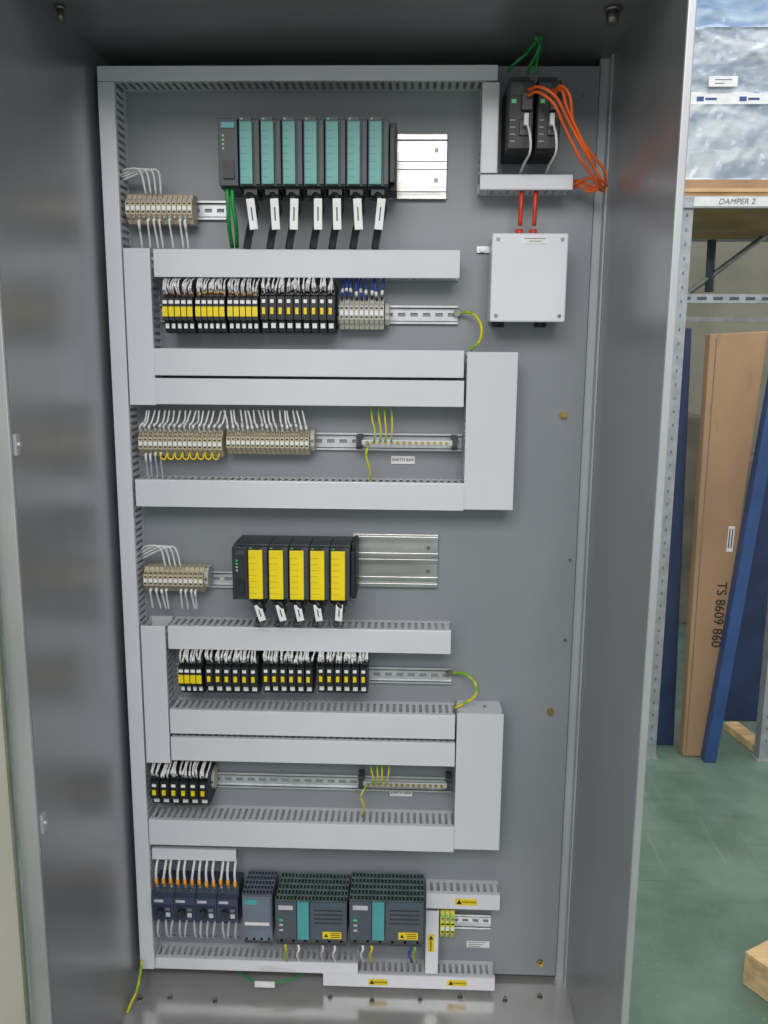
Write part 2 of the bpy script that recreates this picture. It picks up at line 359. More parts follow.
def tagged(px, y0, ytag, y1, lbl, grp, tilt=0, d0=.1, tw=.015, thh=.05, r=.0072, dx=-5):
    p = P(px, ytag, .118)
    t = thing('tagged_cable', lbl, 'cable', P(px, y1, .08), grp)
    MB().tube(smooth([P(px-7, y0, d0-.02), P(px-1, y0+3, d0+.008), P(px+3, (y0+ytag)/2+3, .11), P(px+2, ytag, .108), P(px+dx/2, (ytag+y1)/2+2, .1), P(px+dx, y1, .06)], 5), r, 0, 9).build('cable', M['black'], t)
    c, s = math.cos(tilt), math.sin(tilt); pts = []
    for yy in (-.118, -.1165):
        for a_, b_ in ((-1,-1),(1,-1),(1,1),(-1,1)):
            u, v = a_*tw/2, b_*thh/2; pts.append((p.x+u*c+v*s, yy, p.z-u*s+v*c))
    g = MB().hexa(pts).build('tag', M['white'], t, .0006)
    mk = MB(); hh = thh*.22
    mk.hexa([(p.x+(-.0012+a_)*c+b_*s, yy, p.z-(-.0012+a_)*s+b_*c) for yy in (-.1186, -.118) for a_, b_ in ((0,-hh),(.0024,-hh),(.0024,hh),(0,hh))])
    mk.build('tag_print', M['slatedark'], g)
for i, (x, tl) in enumerate(((252, -.12), (275, -.05), (294, .03), (318, .0), (337, -.02), (358, -.06), (380, .1))):
    tagged(x, 194, 214, 248, '%s black cable with white tag below the teal modules, from left' % ordn(i), 'tagged cables under the teal modules', tl, thh=.054)
for i, (x, tl) in enumerate(((260, -.3), (281, -.25), (299, -.2), (318, -.15), (339, .06))):
    tagged(x, 600, 613, 624, '%s black cable with white tag below the yellow modules, from left' % ordn(i), 'tagged cables under the yellow modules', tl, thh=.034, tw=.014, d0=.105, dx=-3, r=.006)
for i, x in enumerate((227, 232)):
    wire([P(x, 186, .1), P(x+1, 205, .1), P(x+2+i*2, 225, .09), P(x+5, 247, .05)], .0038, M['green'], '%s of the two green network cables under the dark interface module' % ('left' if i == 0 else 'right'), 'cable', 'green cables under the upper interface module', 'network_cable')

# ---------------------------------------------------------------- terminals and relays
def terminal_proto(X0, w, Z0, h, body, marker, name, label, cat, group, dep=.055):
    t = thing(name, label, cat, (X0+w/2, 0, Z0), group); g = w*.05
    MB().extr([(.01,Z0),(dep-.016,Z0),(dep-.01,Z0+.14*h),(dep,Z0+.3*h),(dep,Z0+.7*h),(dep-.01,Z0+.86*h),(dep-.016,Z0+h),(.01,Z0+h)], X0+g, X0+w-g).build('housing', body, t)
    MB().box(X0+w*.15, X0+w*.85, Z0+.43*h, Z0+.57*h, dep, dep+.001).build('marker', marker, t)
    for f, dd in ((.22, .0054), (.78, .0054)):
        q = Vector((X0+w/2, -(dep-dd), Z0+f*h)); MB().cyl(q, q+Vector((0,-.0022,0)), w*.3, 0, 8).build('clamp_screw', M['screw'], t)
    for f in (.35, .63):
        MB().box(X0+w*.25, X0+w*.75, Z0+f*h, Z0+(f+.05)*h, dep-.001, dep+.0006).build('slot', M['ink'], t)
    return t
def row(x0, x1, y0, y1, n, kind, where, dep=None):
    dep = dep or dict(beige=.055, grey=.055, relay=.085, slim=.08, mix=.05)[kind]
    X0, X1, Z0, Z1 = rect(x0, y0, x1, y1, dep); w = (X1-X0)/n; h = Z1-Z0
    if kind in ('beige', 'grey', 'mix'):
        nm, adj = 'terminal_block', {'beige': 'beige', 'grey': 'pale grey', 'mix': 'yellow green'}[kind]
        lab = '%s ' + adj + ' terminal from the left, ' + where; grp = adj + ' terminals ' + where
        p0 = terminal_proto(X0, w, Z0, h, M[{'beige':'beige','grey':'greyt','mix':'yg'}[kind]], M['white'], nm, lab % 'first', 'terminal', grp, dep)
    else:
        lab = '%s black relay with yellow face from the left, ' + where; grp = 'relays ' + where
        t = p0 = thing('relay', lab % 'first', 'relay', (X0+w/2, 0, Z0), grp); g = w*.06
        MB().extr([(.01,Z0+.05*h),(dep*.6,Z0),(dep*.8,Z0+.03*h),(dep*.86,Z0+.24*h),(dep,Z0+.27*h),(dep,Z0+.72*h),(dep*.86,Z0+.76*h),(dep*.8,Z0+.95*h),(dep*.6,Z0+h),(.01,Z0+.95*h)], X0+g, X0+w-g).build('housing', M['black'], t)
        if kind == 'relay':
            MB().box(X0+w*.08, X0+w*.92, Z0+.34*h, Z0+.54*h, dep, dep+.002).build('yellow_face', M['yellow'], t)
            MB().box(X0+w*.15, X0+w*.85, Z0+.6*h, Z0+.67*h, dep, dep+.001).build('marker', M['white'], t)
        else:
            MB().box(X0+w*.25, X0+w*.62, Z0+.37*h, Z0+.5*h, dep, dep+.002).build('yellow_face', M['yellow'], t)
            MB().box(X0+w*.24, X0+w*.66, Z0+.59*h, Z0+.66*h, dep, dep+.0015).build('marker', M['white'], t)
        MB().box(X0+w*.2, X0+w*.75, Z0+.1*h, Z0+.2*h, dep*.82, dep*.84+.001).build('lower_tag', M['white'], t)
        MB().box(X0+w*.3, X0+w*.6, Z0+.84*h, Z0+.9*h, dep*.82, dep*.84+.001).build('clamp_screw', M['screw'], t)
    for i in range(1, n): dup(p0, (i*w, 0, 0), label=lab % ordn(i))
    return X0, w, Z0, h, dep, n
def end_clamp(px, yc, where):
    p = P(px, yc, .045); w = .008
    t = thing('end_clamp', 'grey end clamp on rail %s' % where, 'clamp', (p.x, 0, p.z-.022), 'end clamps on the mounting rails')
    MB().extr([(.01,p.z-.022),(.035,p.z-.02),(.045,p.z-.01),(.045,p.z+.01),(.035,p.z+.02),(.01,p.z+.022)], p.x-w/2, p.x+w/2).build('housing', M['greyt'], t)
    q = Vector((p.x, -.045, p.z)); MB().cyl(q, q+Vector((0,-.002,0)), .0028, 0, 10).build('screw', M['screw'], t)
CN = {'wire':'white','blue':'blue','greyw':'grey'}
U = random.uniform
def wires_up(R, where, dz, per=1, m='wire', fan=0.0, idx=None, ferr=None, r=.0017, amp=.004, front=False):
    X0, w, Z0, h, dep, n = R; ids = idx or range(n); tot = []
    for i in ids:
        for k in range(per): tot.append(X0+w*(i+(k+1)/(per+1)) if per > 1 else X0+w*(i+.5))
    for c, x in enumerate(tot):
        j = U(-amp, amp); zt = Z0+h*((.78 if front else .92)+U(-.02, .05)); dd = dep*.86+U(0, .004)
        pts = [(x, -dd+.002, zt), (x+j*.5, -dd-.006-U(0, .005), zt+.012), (x+j+fan*.5+U(-.002, .002), -dep*.84-U(-.004, .006), Z0+h+dz*.45), (x+j*1.5+fan, -.045, Z0+h+dz)]
        o = wire(pts, r, M[m], '%s %s wire from the left rising from the %s' % (ordn(c), CN[m], where), 'wire', 'wires rising from the '+where)
        MB().tube([Vector(pts[0]), Vector(pts[1])*.4+Vector(pts[0])*.6], r*1.25).build('ferrule', M[ferr] if ferr else M['black'], o)
        q = smooth(pts, 4); k_ = random.choice((2, 3, 4)); MB().tube(q[k_:k_+4], r*1.45).build('marker_sleeve', M['white'], o)
        MB().tube([q[k_+1]*.6+q[k_]*.4, q[k_+1]*.8+q[k_]*.2], r*1.62).build('marker_print', M['ink'], o)
def wires_down(R, where, dz, per=1, m='wire', idx=None, r=.0017, amp=.004):
    X0, w, Z0, h, dep, n = R; tot = []
    for i in (idx or range(n)):
        for k in range(per): tot.append(X0+w*(i+(k+1)/(per+1)))
    for c, x in enumerate(tot):
        j = U(-amp, amp)
        pts = [(x, -dep*.84+.002, Z0+h*(.16+U(-.03, .04))), (x+j*.4, -dep*.86-.004-U(0, .005), Z0+.002), (x+j, -dep*.75, Z0-dz*.6), (x+j*1.4, -.035, Z0-dz)]
        o = wire(pts, r, M[m], '%s %s wire from the left dropping from the %s' % (ordn(c), CN[m], where), 'wire', 'wires dropping from the '+where)
        q = smooth(pts, 4); k_ = random.choice((1, 1, 2, 3)); MB().tube(q[k_:k_+4], r*1.45).build('marker_sleeve', M['white'], o)

R1 = row(125, 192, 193, 223, 13, 'beige', 'beside the teal fronted modules')
wires_down(R1, 'terminals beside the teal modules', .045, idx=[2,4,5,6,8,10,11], r=.002)
for i in range(4):
    wire([P(121, 172+3*i, .04), P(128+5*i, 169+i, .055), P(140+6*i, 171, .06), P(146+5*i, 194, .05)], .002, M['wire'], '%s white wire looping over the upper left terminals' % ordn(i), 'wire', 'white loops over the upper left terminals')
e_ = ['left', 'middle', 'right']
for g, (a_, b_) in enumerate(((162, 193), (195, 225), (227, 258))):
    R = row(a_, b_, 284, 333, 5, 'relay', '%s group of the upper relay row' % e_[g])
    wires_up(R, '%s group of upper relays' % e_[g], .016, 3, front=True, ferr='amber' if g else 'redt', r=.0014)
R = row(260, 335, 282, 333, 9, 'slim', 'narrow group of the upper relay row')
wires_up(R, 'narrow group of upper relays', .016, 3, front=True, r=.0016, amp=.005)
R = row(339, 384, 297, 329, 9, 'grey', 'right end of the upper relay row')
wires_up(R, 'pale grey terminals', .04, 1, 'blue', r=.0022); end_clamp(387, 314, 'right of the blue wired terminals')
R3 = row(138, 222, 431, 457, 17, 'beige', 'left half of the long beige rows')
wires_up(R3, 'left long beige terminals', .04, 1, fan=.01, ferr='greyw', r=.0019, amp=.002); wires_down(R3, 'left long beige terminals', .05, idx=[1,2,3,4], m='greyw')
R3b = row(226, 309, 431, 455, 17, 'beige', 'right half of the long beige rows')
wires_up(R3b, 'right long beige terminals', .04, 1, fan=-.008, ferr='greyw', r=.0019, amp=.002); end_clamp(312, 441, 'right of the long beige terminals')
for i in range(8):
    x = 160+7.5*i; wire([P(x, 452, .05), P(x+1, 458, .06), P(x+5, 459, .06), P(x+7, 453, .05)], .0016, M['yellab'], '%s small yellow jumper from left under the left beige terminals' % ordn(i), 'wire', 'yellow jumpers under the left beige terminals', 'jumper_wire')
R4_ = row(143, 203, 569, 593, 12, 'beige', 'beside the yellow fronted modules')
wires_down(R4_, 'terminals beside the yellow modules', .04, idx=[1,2,3,4,7,8,9,10], r=.002)
for i in range(4):
    wire([P(141, 550+3*i, .04), P(147+5*i, 546+i, .055), P(160+5*i, 548, .06), P(166+5*i, 568, .05)], .002, M['wire'], '%s white wire looping over the lower left terminals' % ordn(i), 'wire', 'white loops over the lower left terminals')
end_clamp(206, 579, 'right of the lower left beige terminals')
R = row(178, 202, 656, 697, 4, 'relay', 'left end of the lower relay row'); wires_up(R, 'left end of lower relays', .012, 3, front=True, r=.0015)
for g, (a_, b_) in enumerate(((205, 258), (262, 313), (317, 368))):
    R = row(a_, b_, 656, 697, 6, 'slim', '%s group of the lower relay row' % e_[g])
    wires_up(R, '%s group of lower relays' % e_[g], .012, 4, front=True, r=.0017, amp=.005)
R = row(150, 208, 772, 809, 6, 'slim', 'six relay group above the power supplies')
wires_up(R, 'six relay group', .014, 4, front=True, r=.0017, amp=.005); end_clamp(212, 782, 'right of the six relay group')
def earth_bar(x0, x1, yc, lab, ly):
    X0, X1 = P(x0, yc, .05).x, P(x1, yc, .05).x; z = P((x0+x1)/2, yc, .05).z
    t = thing('earth_bar', lab, 'bus bar', ((X0+X1)/2, 0, z-.02), 'earth bars')
    MB().box(X0, X1, z-.005, z+.005, .043, .05).build('bar', M['zinc'], t, .0006)
    for x in (X0+.006, X1-.006):
        MB().box(x-.006, x+.006, z-.014, z+.014, .01, .046).box(x-.005, x+.005, z-.008, z+.008, .046, .054).build('support', M['anth'], t, .001)
    n = 14
    for i in range(n):
        q = Vector((X0+.022+(X1-X0-.044)*i/(n-1), -.05, z)); MB().cyl(q, q+Vector((0,-.004,0)), .0033, 0, 10).build('screw', M['brass'], t)
    p = P((x0+x1)/2-4, ly, .004)
    l = thing('nameplate', 'small white engraved nameplate under %s' % lab, 'label', (p.x, 0, p.z-.009))
    MB().box(p.x-.024, p.x+.024, p.z-.008, p.z+.008, .0005, .003).build('plate', M['white'], l)
    text('EARTH BAR', (p.x, -.0033, p.z), (1,0,0), (0,0,1), .0085, M['ink'], l)
    return X0, z
earth_bar(356, 458, 443, 'silver earth bar beside the broad duct in the upper half', 460)
earth_bar(358, 452, 785, 'silver earth bar beside the broad duct in the lower half', 793)
for i, x in enumerate((374, 380, 385, 391)):
    wire([P(x, 442, .056), P(x+1, 432, .064), P(x-2+i, 418, .058), P(x-3+i, 404, .04)], .0017, M['yg'], '%s yellow green wire from left above the upper earth bar' % ordn(i), 'wire', 'earth wires above the upper earth bar')
for i, x in enumerate((372, 377, 381, 387)):
    wire([P(x, 784, .056), P(x+1, 777, .064), P(x-1+i, 769, .058), P(x-1+i, 761, .04)], .0017, M['yg'], '%s yellow green wire from left above the lower earth bar' % ordn(i), 'wire', 'earth wires above the lower earth bar')
wire([P(369, 444, .056), P(366, 455, .064), P(370, 470, .058), P(370, 483, .04)], .0022, M['yg'], 'single yellow green wire dropping from the upper earth bar', 'wire')
wire([P(366, 786, .056), P(361, 796, .064), P(364, 806, .058), P(362, 816, .04)], .0022, M['yg'], 'single yellow green wire dropping from the lower earth bar', 'wire')
def rail_earth(pts, lab):
    t = thing('earth_wire', lab, 'wire', P(*pts[0]), 'earth wires from the rail ends'); w = [P(*q) for q in pts]
    MB().tube(smooth(w, 6), .003).build('insulation', M['yg'], t)
    MB().cyl(w[0]+Vector((-.006,.004,0)), w[0]+Vector((-.006,-.004,0)), .007, 0, 12).build('ring_lug', M['screw'], t)
rail_earth([(460,313,.012),(472,313,.03),(481,325,.05),(480,340,.05),(470,350,.045)], 'yellow green earth wire curving from the upper relay rail end')
rail_earth([(452,673,.012),(466,674,.03),(476,685,.05),(474,697,.05),(455,708,.045)], 'yellow green earth wire curving from the lower relay rail end')

# ---------------------------------------------------------------- bottom row: breakers
X0, X1, Z0, Z1 = rect(152, 892, 238, 926, .08); w = (X1-X0)/4; h = Z1-Z0
t = p0 = thing('circuit_breaker', 'x', 'circuit breaker', (X0+w/2, 0, Z0), 'navy circuit breakers'); g = .0004
MB().extr([(.012,Z0-.006),(.06,Z0-.006),(.064,Z0+.12*h),(.08,Z0+.16*h),(.08,Z0+.8*h),(.064,Z0+.84*h),(.06,Z0+h+.006),(.012,Z0+h+.006)], X0+g, X0+w-g).build('housing', M['navy'], t, .001)
MB().box(X0+w*.08, X0+w*.92, Z0+.22*h, Z0+.6*h, .08, .0825).build('front_block', M['navy2'], t, .0008)
q = Vector((X0+w*.4, -.0825, Z0+h*.42)); kb = MB().cyl(q, q+Vector((0,-.007,0)), w*.16, 0, 18).build('rotary_knob', M['black'], t)
MB().box(q.x-.0012, q.x+.0012, q.z-w*.15, q.z+w*.15, .0895, .092).build('grip', M['anth'], kb)
MB().box(X0+w*.12, X0+w*.55, Z0+.68*h, Z0+.75*h, .08, .081).build('name_plate', M['greyw'], t)
MB().box(X0+w*.66, X0+w*.86, Z0+.28*h, Z0+.4*h, .0825, .0835).build('setting_dial', M['greyw'], t)
MB().box(X0+w*.66, X0+w*.86, Z0+.46*h, Z0+.54*h, .0825, .0835).build('test_plate', M['slate'], t)
for k in range(3):
    for f in (.07, .9):
        q = Vector((X0+w*(.22+.28*k), -.061, Z0+f*h)); MB().cyl(q, q+Vector((0,-.004,0)), .0035, 0, 10).build('clamp_screw', M['screw'], t)
NAM = ['leftmost', 'second from left', 'third from left', 'rightmost']
t['label'] = 'navy rotary circuit breaker, leftmost of the four at bottom left'
for i in range(1, 4): dup(p0, (i*w, 0, 0), label='navy rotary circuit breaker, %s of the four at bottom left' % NAM[i])
for i in range(12):
    x = X0+(X1-X0)*(i+.5)/12; j = U(-.0025, .0025)
    o = wire([(x,-.06,Z1-.002),(x,-.066,Z1+.018),(x+j,-.06-U(0,.004),Z1+.04),(x+j,-.04,Z1+.06)], .0028, M['wire'], '%s white wire with amber sleeve from left above the circuit breakers' % ordn(i), 'wire', 'sleeved wires above the circuit breakers')
    s_ = U(-.002, .004); MB().tube([(x,-.0615,Z1+.002+s_),(x,-.0665,Z1+.010+s_),(x,-.0675,Z1+.020+s_)], .0038).build('sleeve', M['amber'], o)
    wire([(x,-.06,Z0+.002),(x+j,-.068,Z0-.016),(x+j*2,-.062,Z0-.04),(x+j*2.4,-.03,Z0-.062)], .0026, M['greyw'], '%s pale wire from left below the circuit breakers' % ordn(i), 'wire', 'pale wires below the circuit breakers')
def psu(x0, y0, x1, y1, label, dep, big):
    X0, X1, Z0, Z1 = rect(x0, y0, x1, y1, dep); w = X1-X0; h = Z1-Z0
    t = thing('power_supply', label, 'power supply', ((X0+X1)/2, 0, Z0), 'bottom row power supplies')
    MB().box(X0, X1, Z0, Z1-.003, .012, dep-.004).build('housing', M['anth'] if big else M['slate'], t, .001)
    gr = MB().box(X0, X1, Z1-.003, Z1-.002, .012, dep-.004, 1)
    nx, ny = (20, 5) if big else (9, 5)
    for i in range(nx+1):
        x = X0+w*i/nx; gr.box(max(X0, x-.0011), min(X1, x+.0011), Z1-.002, Z1, .012, dep-.004)
    for i in range(ny+1):
        d = .012+(dep-.016)*i/ny; gr.box(X0, X1, Z1-.002, Z1, max(.012, d-.0018), min(dep-.004, d+.0018))
    gr.build('vent_grille', [M['grille'] if big else M['slate'], M['black']], t)
    if big:
        MB().box(X0+.001, X0+w*.3, Z0+.1*h, Z1-.02*h, dep-.004, dep).build('control_panel', M['slatedark'], t, .0008)
        MB().box(X0+w*.31, X0+w*.47, Z0+.1*h, Z1-.02*h, dep-.004, dep+.001).build('teal_strip', M['tealdark'], t, .0008)
        MB().box(X0+w*.49, X1-.001, Z0+.1*h, Z1-.02*h, dep-.004, dep-.001).build('front_panel', M['slatedark'], t, .0008)
        sl = MB()
        for k in range(4): sl.box(X0+w*.54, X1-w*.06, Z0+h*(.48+.1*k), Z0+h*(.51+.1*k), dep-.001, dep-.0006)
        sl.build('vent_slot', M['black'], t)
        lb = MB().box(X0+w*.66, X0+w*.92, Z0+.14*h, Z0+.3*h, dep-.001, dep+.0005).build('warning_label', M['yellab'], t)
        c = Vector((X0+w*.71, -(dep+.0008), Z0+.22*h)); m = .0042
        MB().hexa([(c.x-m,c.y,c.z-m),(c.x+m,c.y,c.z-m),(c.x+.0003,c.y,c.z+m),(c.x-.0003,c.y,c.z+m),(c.x-m,c.y+.0003,c.z-m),(c.x+m,c.y+.0003,c.z-m),(c.x+.0003,c.y+.0003,c.z+m),(c.x-.0003,c.y+.0003,c.z+m)]).build('warning_triangle', M['ink'], lb)
        bb = MB()
        for k in range(3): bb.box(X0+w*.77, X0+w*.9, Z0+h*(.17+.045*k), Z0+h*(.185+.045*k), dep+.0005, dep+.0008)
        bb.build('print', M['ink'], lb)
        MB().box(X0+w*.05, X0+w*.25, Z1-.2*h, Z1-.1*h, dep, dep+.0008).build('name_plate', M['greyw'], t)
        for k in range(3):
            MB().box(X0+w*.06, X0+w*.11, Z0+h*(.3+k*.12), Z0+h*(.34+k*.12), dep, dep+.001).build('indicator', M['led'] if k == 2 else M['greyw'], t)
    else:
        MB().box(X0+.002, X1-.002, Z0+.3*h, Z1-.04*h, dep-.004, dep).build('front_panel', M['slate'], t, .0008)
        MB().box(X0+.004, X0+w*.5, Z1-.2*h, Z1-.1*h, dep, dep+.001).build('name_plate', M['tealdark'], t)
        MB().box(X0+.006, X1-.006, Z0+.36*h, Z0+.42*h, dep, dep+.001).build('data_plate', M['white'], t)
    n = 6 if big else 4
    MB().box(X0+.003, X1-.003, Z0-.006, Z0+.09*h, .05, dep-.005).build('terminal_strip', M['black'], t)
    for k in range(n):
        q = Vector((X0+w*(k+.5)/n, -(dep-.005), Z0+.04*h)); MB().cyl(q, q+Vector((0,-.001,0)), .003, 0, 10).build('clamp_screw', M['screw'], t)
psu(242, 895, 272, 942, 'narrow blue grey power module right of the circuit breakers', .1, False)
psu(275, 902, 347, 944, 'wide dark power supply with teal strip, left of the two', .115, True)
psu(349, 902, 424, 945, 'wide dark power supply with teal strip, right of the two', .115, True)
for i, (x, m) in enumerate(((285, 'yg'), (298, 'wire'), (322, 'greyw'), (334, 'wire'), (362, 'wire'), (371, 'yellab'), (410, 'blue'), (414, 'yg'))):
    wire([P(x, 943, .1), P(x+1, 949, .105), P(x-1, 955, .09), P(x+2, 962, .045)], .0028, M[m], '%s short wire from left under the power supplies' % ordn(i), 'wire', 'short wires under the power supplies')
row(440, 455, 915, 942, 3, 'mix', 'in the bottom right duct corner')
p = P(478, 945, .003); l = thing('identification_label', 'small white label under the short bottom right rail', 'label', (p.x, 0, p.z-.01))
MB().box(p.x-.026, p.x+.026, p.z-.008, p.z+.008, .0004, .001).build('sheet', M['white'], l)
b = MB()
for k in range(3): b.box(p.x-.022, p.x+.018-.006*k, p.z+.004-.005*k, p.z+.0055-.005*k, .001, .0012)
b.build('print', M['slate'], l)
t = thing('tagged_earth_wire', 'loose green wire with white tag on the enclosure floor', 'wire', (P(265, 982, .05).x, -.05, ZF))
w_ = [P(238, 970, .03), P(248, 978, .06), P(265, 983, .075), P(290, 980, .07), P(304, 973, .04)]
MB().tube(smooth(w_, 6), .002).build('wire', M['green'], t)
p = w_[2]; MB().box(p.x-.022, p.x+.022, p.z-.007, p.z+.007, .078, .08).build('tag', M['white'], t)
wire([P(142, 960, .1), P(140, 975, .11), P(137, 990, .125), P(131, 1003, .14), P(127, 1013, .148)], .003, M['yg'], 'yellow green earth wire hanging at the bottom left corner', 'wire')

# ---------------------------------------------------------------- top right: switches, fibre
def switch(x0, x1, y0, y1, label):
    dep = .12; X0, X1, Z0, Z1 = rect(x0, y0, x1, y1, dep); w = X1-X0; h = Z1-Z0
    t = thing('network_switch', label, 'network switch', ((X0+X1)/2, 0, Z0), 'black network switches')
    MB().box(X0, X1, Z0, Z1, .01, dep-.012).box(X0+.001, X1-.001, Z0+.002, Z1-.002, dep-.012, dep).build('housing', M['black'], t, .0015)
    MB().box(X0+w*.12, X0+w*.55, Z1-.22*h, Z1-.06*h, dep, dep+.0015).build('name_plate', M['anth'], t)
    MB().box(X0+w*.12, X0+w*.3, Z1-.34*h, Z1-.28*h, dep, dep+.001).build('indicator', M['led'], t)
    MB().box(X0+w*.5, X0+w*.92, Z1-.45*h, Z1-.2*h, dep, dep+.008).build('fibre_port', M['anth'], t, .001)
    MB().box(X0+w*.45, X0+w*.92, Z0+.2*h, Z0+.42*h, dep, dep+.004).build('cable_port', M['anth'], t, .001)
    MB().box(X0+w*.1, X0+w*.9, Z1, Z1+.012, .05, .09).build('power_plug', M['anth2'], t, .001)
    mk = MB()
    for k in range(4): mk.box(X0+w*.1, X0+w*.3, Z0+h*(.12+.1*k), Z0+h*(.13+.1*k), dep, dep+.0006)
    mk.build('print', M['greyw'], t)
switch(508, 534, 79, 150, 'black network switch with fibre ports, left of the pair at top right')
switch(537, 561, 79, 150, 'black network switch with fibre ports, right of the pair at top right')
for i, pts in enumerate((
    [(528,90,.13),(540,87,.16),(556,97,.17),(568,120,.15),(584,150,.13),(600,178,.1),(606,186,.07),(590,189,.05),(574,183,.045)],
    [(528,96,.13),(538,92,.15),(554,104,.16),(565,128,.14),(580,158,.12),(596,180,.09),(604,191,.06),(588,184,.05),(574,180,.04)],
    [(554,98,.13),(560,86,.15),(570,96,.16),(574,125,.14),(590,152,.12),(605,172,.1),(603,190,.06),(590,178,.05),(574,185,.05)],
    [(552,90,.13),(562,91,.155),(567,108,.15),(580,136,.14),(592,163,.12),(600,184,.08),(590,192,.06),(582,186,.05),(574,188,.04)])):
    wire([P(*q) for q in pts], .0027, M['orange'], '%s orange fibre cable looping beside the network switches' % ordn(i), 'cable', 'orange fibre cables beside the switches', 'fibre_cable', 6)
for i, (a_, b_) in enumerate(((526, 530), (552, 556))):
    t = thing('patch_lead', 'pale patch lead curling below the %s network switch' % ('left', 'right')[i], 'cable', P(a_, 170, .06), 'pale patch leads below the switches')
    MB().tube(smooth([P(a_, 120, .126), P(b_, 135, .15), P(b_, 152, .14), P(b_-6, 164, .1), P(b_-10, 174, .05)], 6), .0022).build('lead', M['wire'], t)
    MB().box(P(a_,118,.13).x-.004, P(a_,118,.13).x+.004, P(a_,126,.13).z, P(a_,114,.13).z, .124, .138).build('plug', M['white'], t, .001)
for i, pts in enumerate(([(508,72,.07),(514,64,.09),(526,54,.1),(538,40,.13),(541,38,.14),(538,52,.13),(530,66,.11),(528,74,.1)], [(536,74,.1),(537,60,.11),(540,46,.13),(536,38,.16)])):
    wire([P(*q) for q in pts], .0028, M['green'], ('looped green network cable above the left black switch', 'straighter green network cable rising between the black switches')[i], 'cable', 'green cables above the switches', 'network_cable', 6)
X0, X1, Z0, Z1 = rect(491, 233, 567, 322, .085); w = X1-X0; h = Z1-Z0
jb = thing('junction_box', 'white steel junction box below the network switches', 'junction box', ((X0+X1)/2, 0, Z0))
MB().box(X0+.002, X1-.002, Z0+.002, Z1-.002, .002, .068).build('body', M['boxw'], jb, .003)
lid = MB().box(X0, X1, Z0, Z1, .07, .085).build('lid', M['boxw'], jb, .003)
for sx in (.08, .92):
    for sz in (.07, .93):
        q = Vector((X0+w*sx, -.085, Z0+h*sz)); MB().cyl(q, q+Vector((0,-.0015,0)), .0035, 0, 14).build('lid_screw', M['screw'], lid)
lb = MB().box(X0+w*.38, X0+w*.74, Z1-.12*h, Z1-.035*h, .085, .0862).build('label_plate', M['white'], lid)
b = MB()
for k in range(2): b.box(X0+w*(.42+.06*k), X0+w*(.7-.06*k), Z1-h*(.065+.03*k), Z1-h*(.057+.03*k), .0862, .0865)
b.build('print', M['slate'], lb)
for x in (.14, .72):
    MB().cyl((X0+w*x, -.04, Z0-.008), (X0+w*x, -.04, Z0+.002), .012, 0, 6).build('cable_gland', M['black'], jb)
MB().box(X0-.022, X0+.002, Z1-.026, Z1-.014, .001, .006).cyl((X0-.012,-.006,Z1-.02), (X0-.012,-.011,Z1-.02), .005).build('mounting_lug', M['zinc'], jb)
for i, x in enumerate((520, 534)):
    t = thing('sheathed_cable', '%s red orange cable entering the top of the white junction box' % ('left', 'right')[i], 'cable', P(x, 230, .045), 'red orange cables above the junction box')
    MB().tube(smooth([P(x+2, 186, .05), P(x+1, 205, .06), P(x, 226, .055)], 4), .0042).build('sheath', M['redorange'], t)
    pz = Vector((P(x, 226, .055).x, -.045, Z1)); MB().cyl(pz, pz+Vector((0,0,.012)), .007, 0, 8).build('gland', M['redorange'], t)

# ---------------------------------------------------------------- the warehouse
struct(MB().hexa([(-4,-5,ZR-.1),(6,-5,ZR-.1),(6,6,ZR-.1),(-4,6,ZR-.1),(-4,-5,ZR),(6,-5,ZR),(6,6,ZR),(-4,6,ZR)]).build('floor', M['floor']))
struct(MB().box(-4, 6, ZR, 4.6, -5.2, -5.0).build('wall_back', M['wallm']))
FB = -1.5; RB = -2.35
def upright(px, py, dep, ztop, par):
    X = P(px, py, dep).x; b = MB(); w = .042
    b.box(X, X+w, ZR, ztop, dep, dep+.002).box(X, X+.002, ZR, ztop, dep-.05, dep).box(X+w-.002, X+w, ZR, ztop, dep-.05, dep)
    b.box(X-.01, X+w+.01, ZR, ZR+.004, dep-.06, dep+.01); z = ZR+.08
    while z < ztop-.03: b.box(X+w*.42, X+w*.58, z, z+.012, dep+.002, dep+.0026, 1); z += .05
    b.build('upright', [M['galv'], M['slate']], par); return X
zb0, zb1 = P(720, 209, FB).z, P(720, 197, FB).z
rack = thing('storage_rack', 'galvanised storage rack standing behind the enclosure on the green floor', 'rack', (1.5, 1.9, ZR))
xu = upright(664, 470, FB, zb1, rack); upright(765, 690, FB, zb1, rack)
MB().box(xu, xu+.04, ZR, zb1, RB-.04, RB).build('rear_upright', M['galv'], rack)
MB().box(xu-.03, xu+2.2, zb0, zb1, FB+.003, FB+.02).build('beam', M['galv'], rack, .002)
MB().box(xu-.03, xu+2.2, zb0, zb1, RB-.02, RB).build('beam', M['galv'], rack, .002)
MB().box(xu, xu+2.2, zb1-.03, zb1-.008, RB, FB).build('shelf_board', M['ply'], rack)
z2a, z2b = P(720, 303, FB-.1).z, P(720, 294, FB-.1).z
b = MB().box(xu, xu+2.2, z2a, z2b, FB-.12, FB-.1)
for i in range(36): b.box(xu+.05+i*.06, xu+.085+i*.06, (z2a+z2b)/2-.006, (z2a+z2b)/2+.006, FB-.1, FB-.099, 1)
b.build('slotted_beam', [M['galv'], M['slatedark']], rack)
MB().box(xu, xu+2.2, P(720, 322, RB).z, P(720, 317, RB).z, RB-.02, RB).build('tie_bar', M['galv'], rack)
MB().tube([P(712, 240, RB+.1), P(709, 292, RB+.1)], .02, 0, 4).build('brace', M['slatedark'], rack)
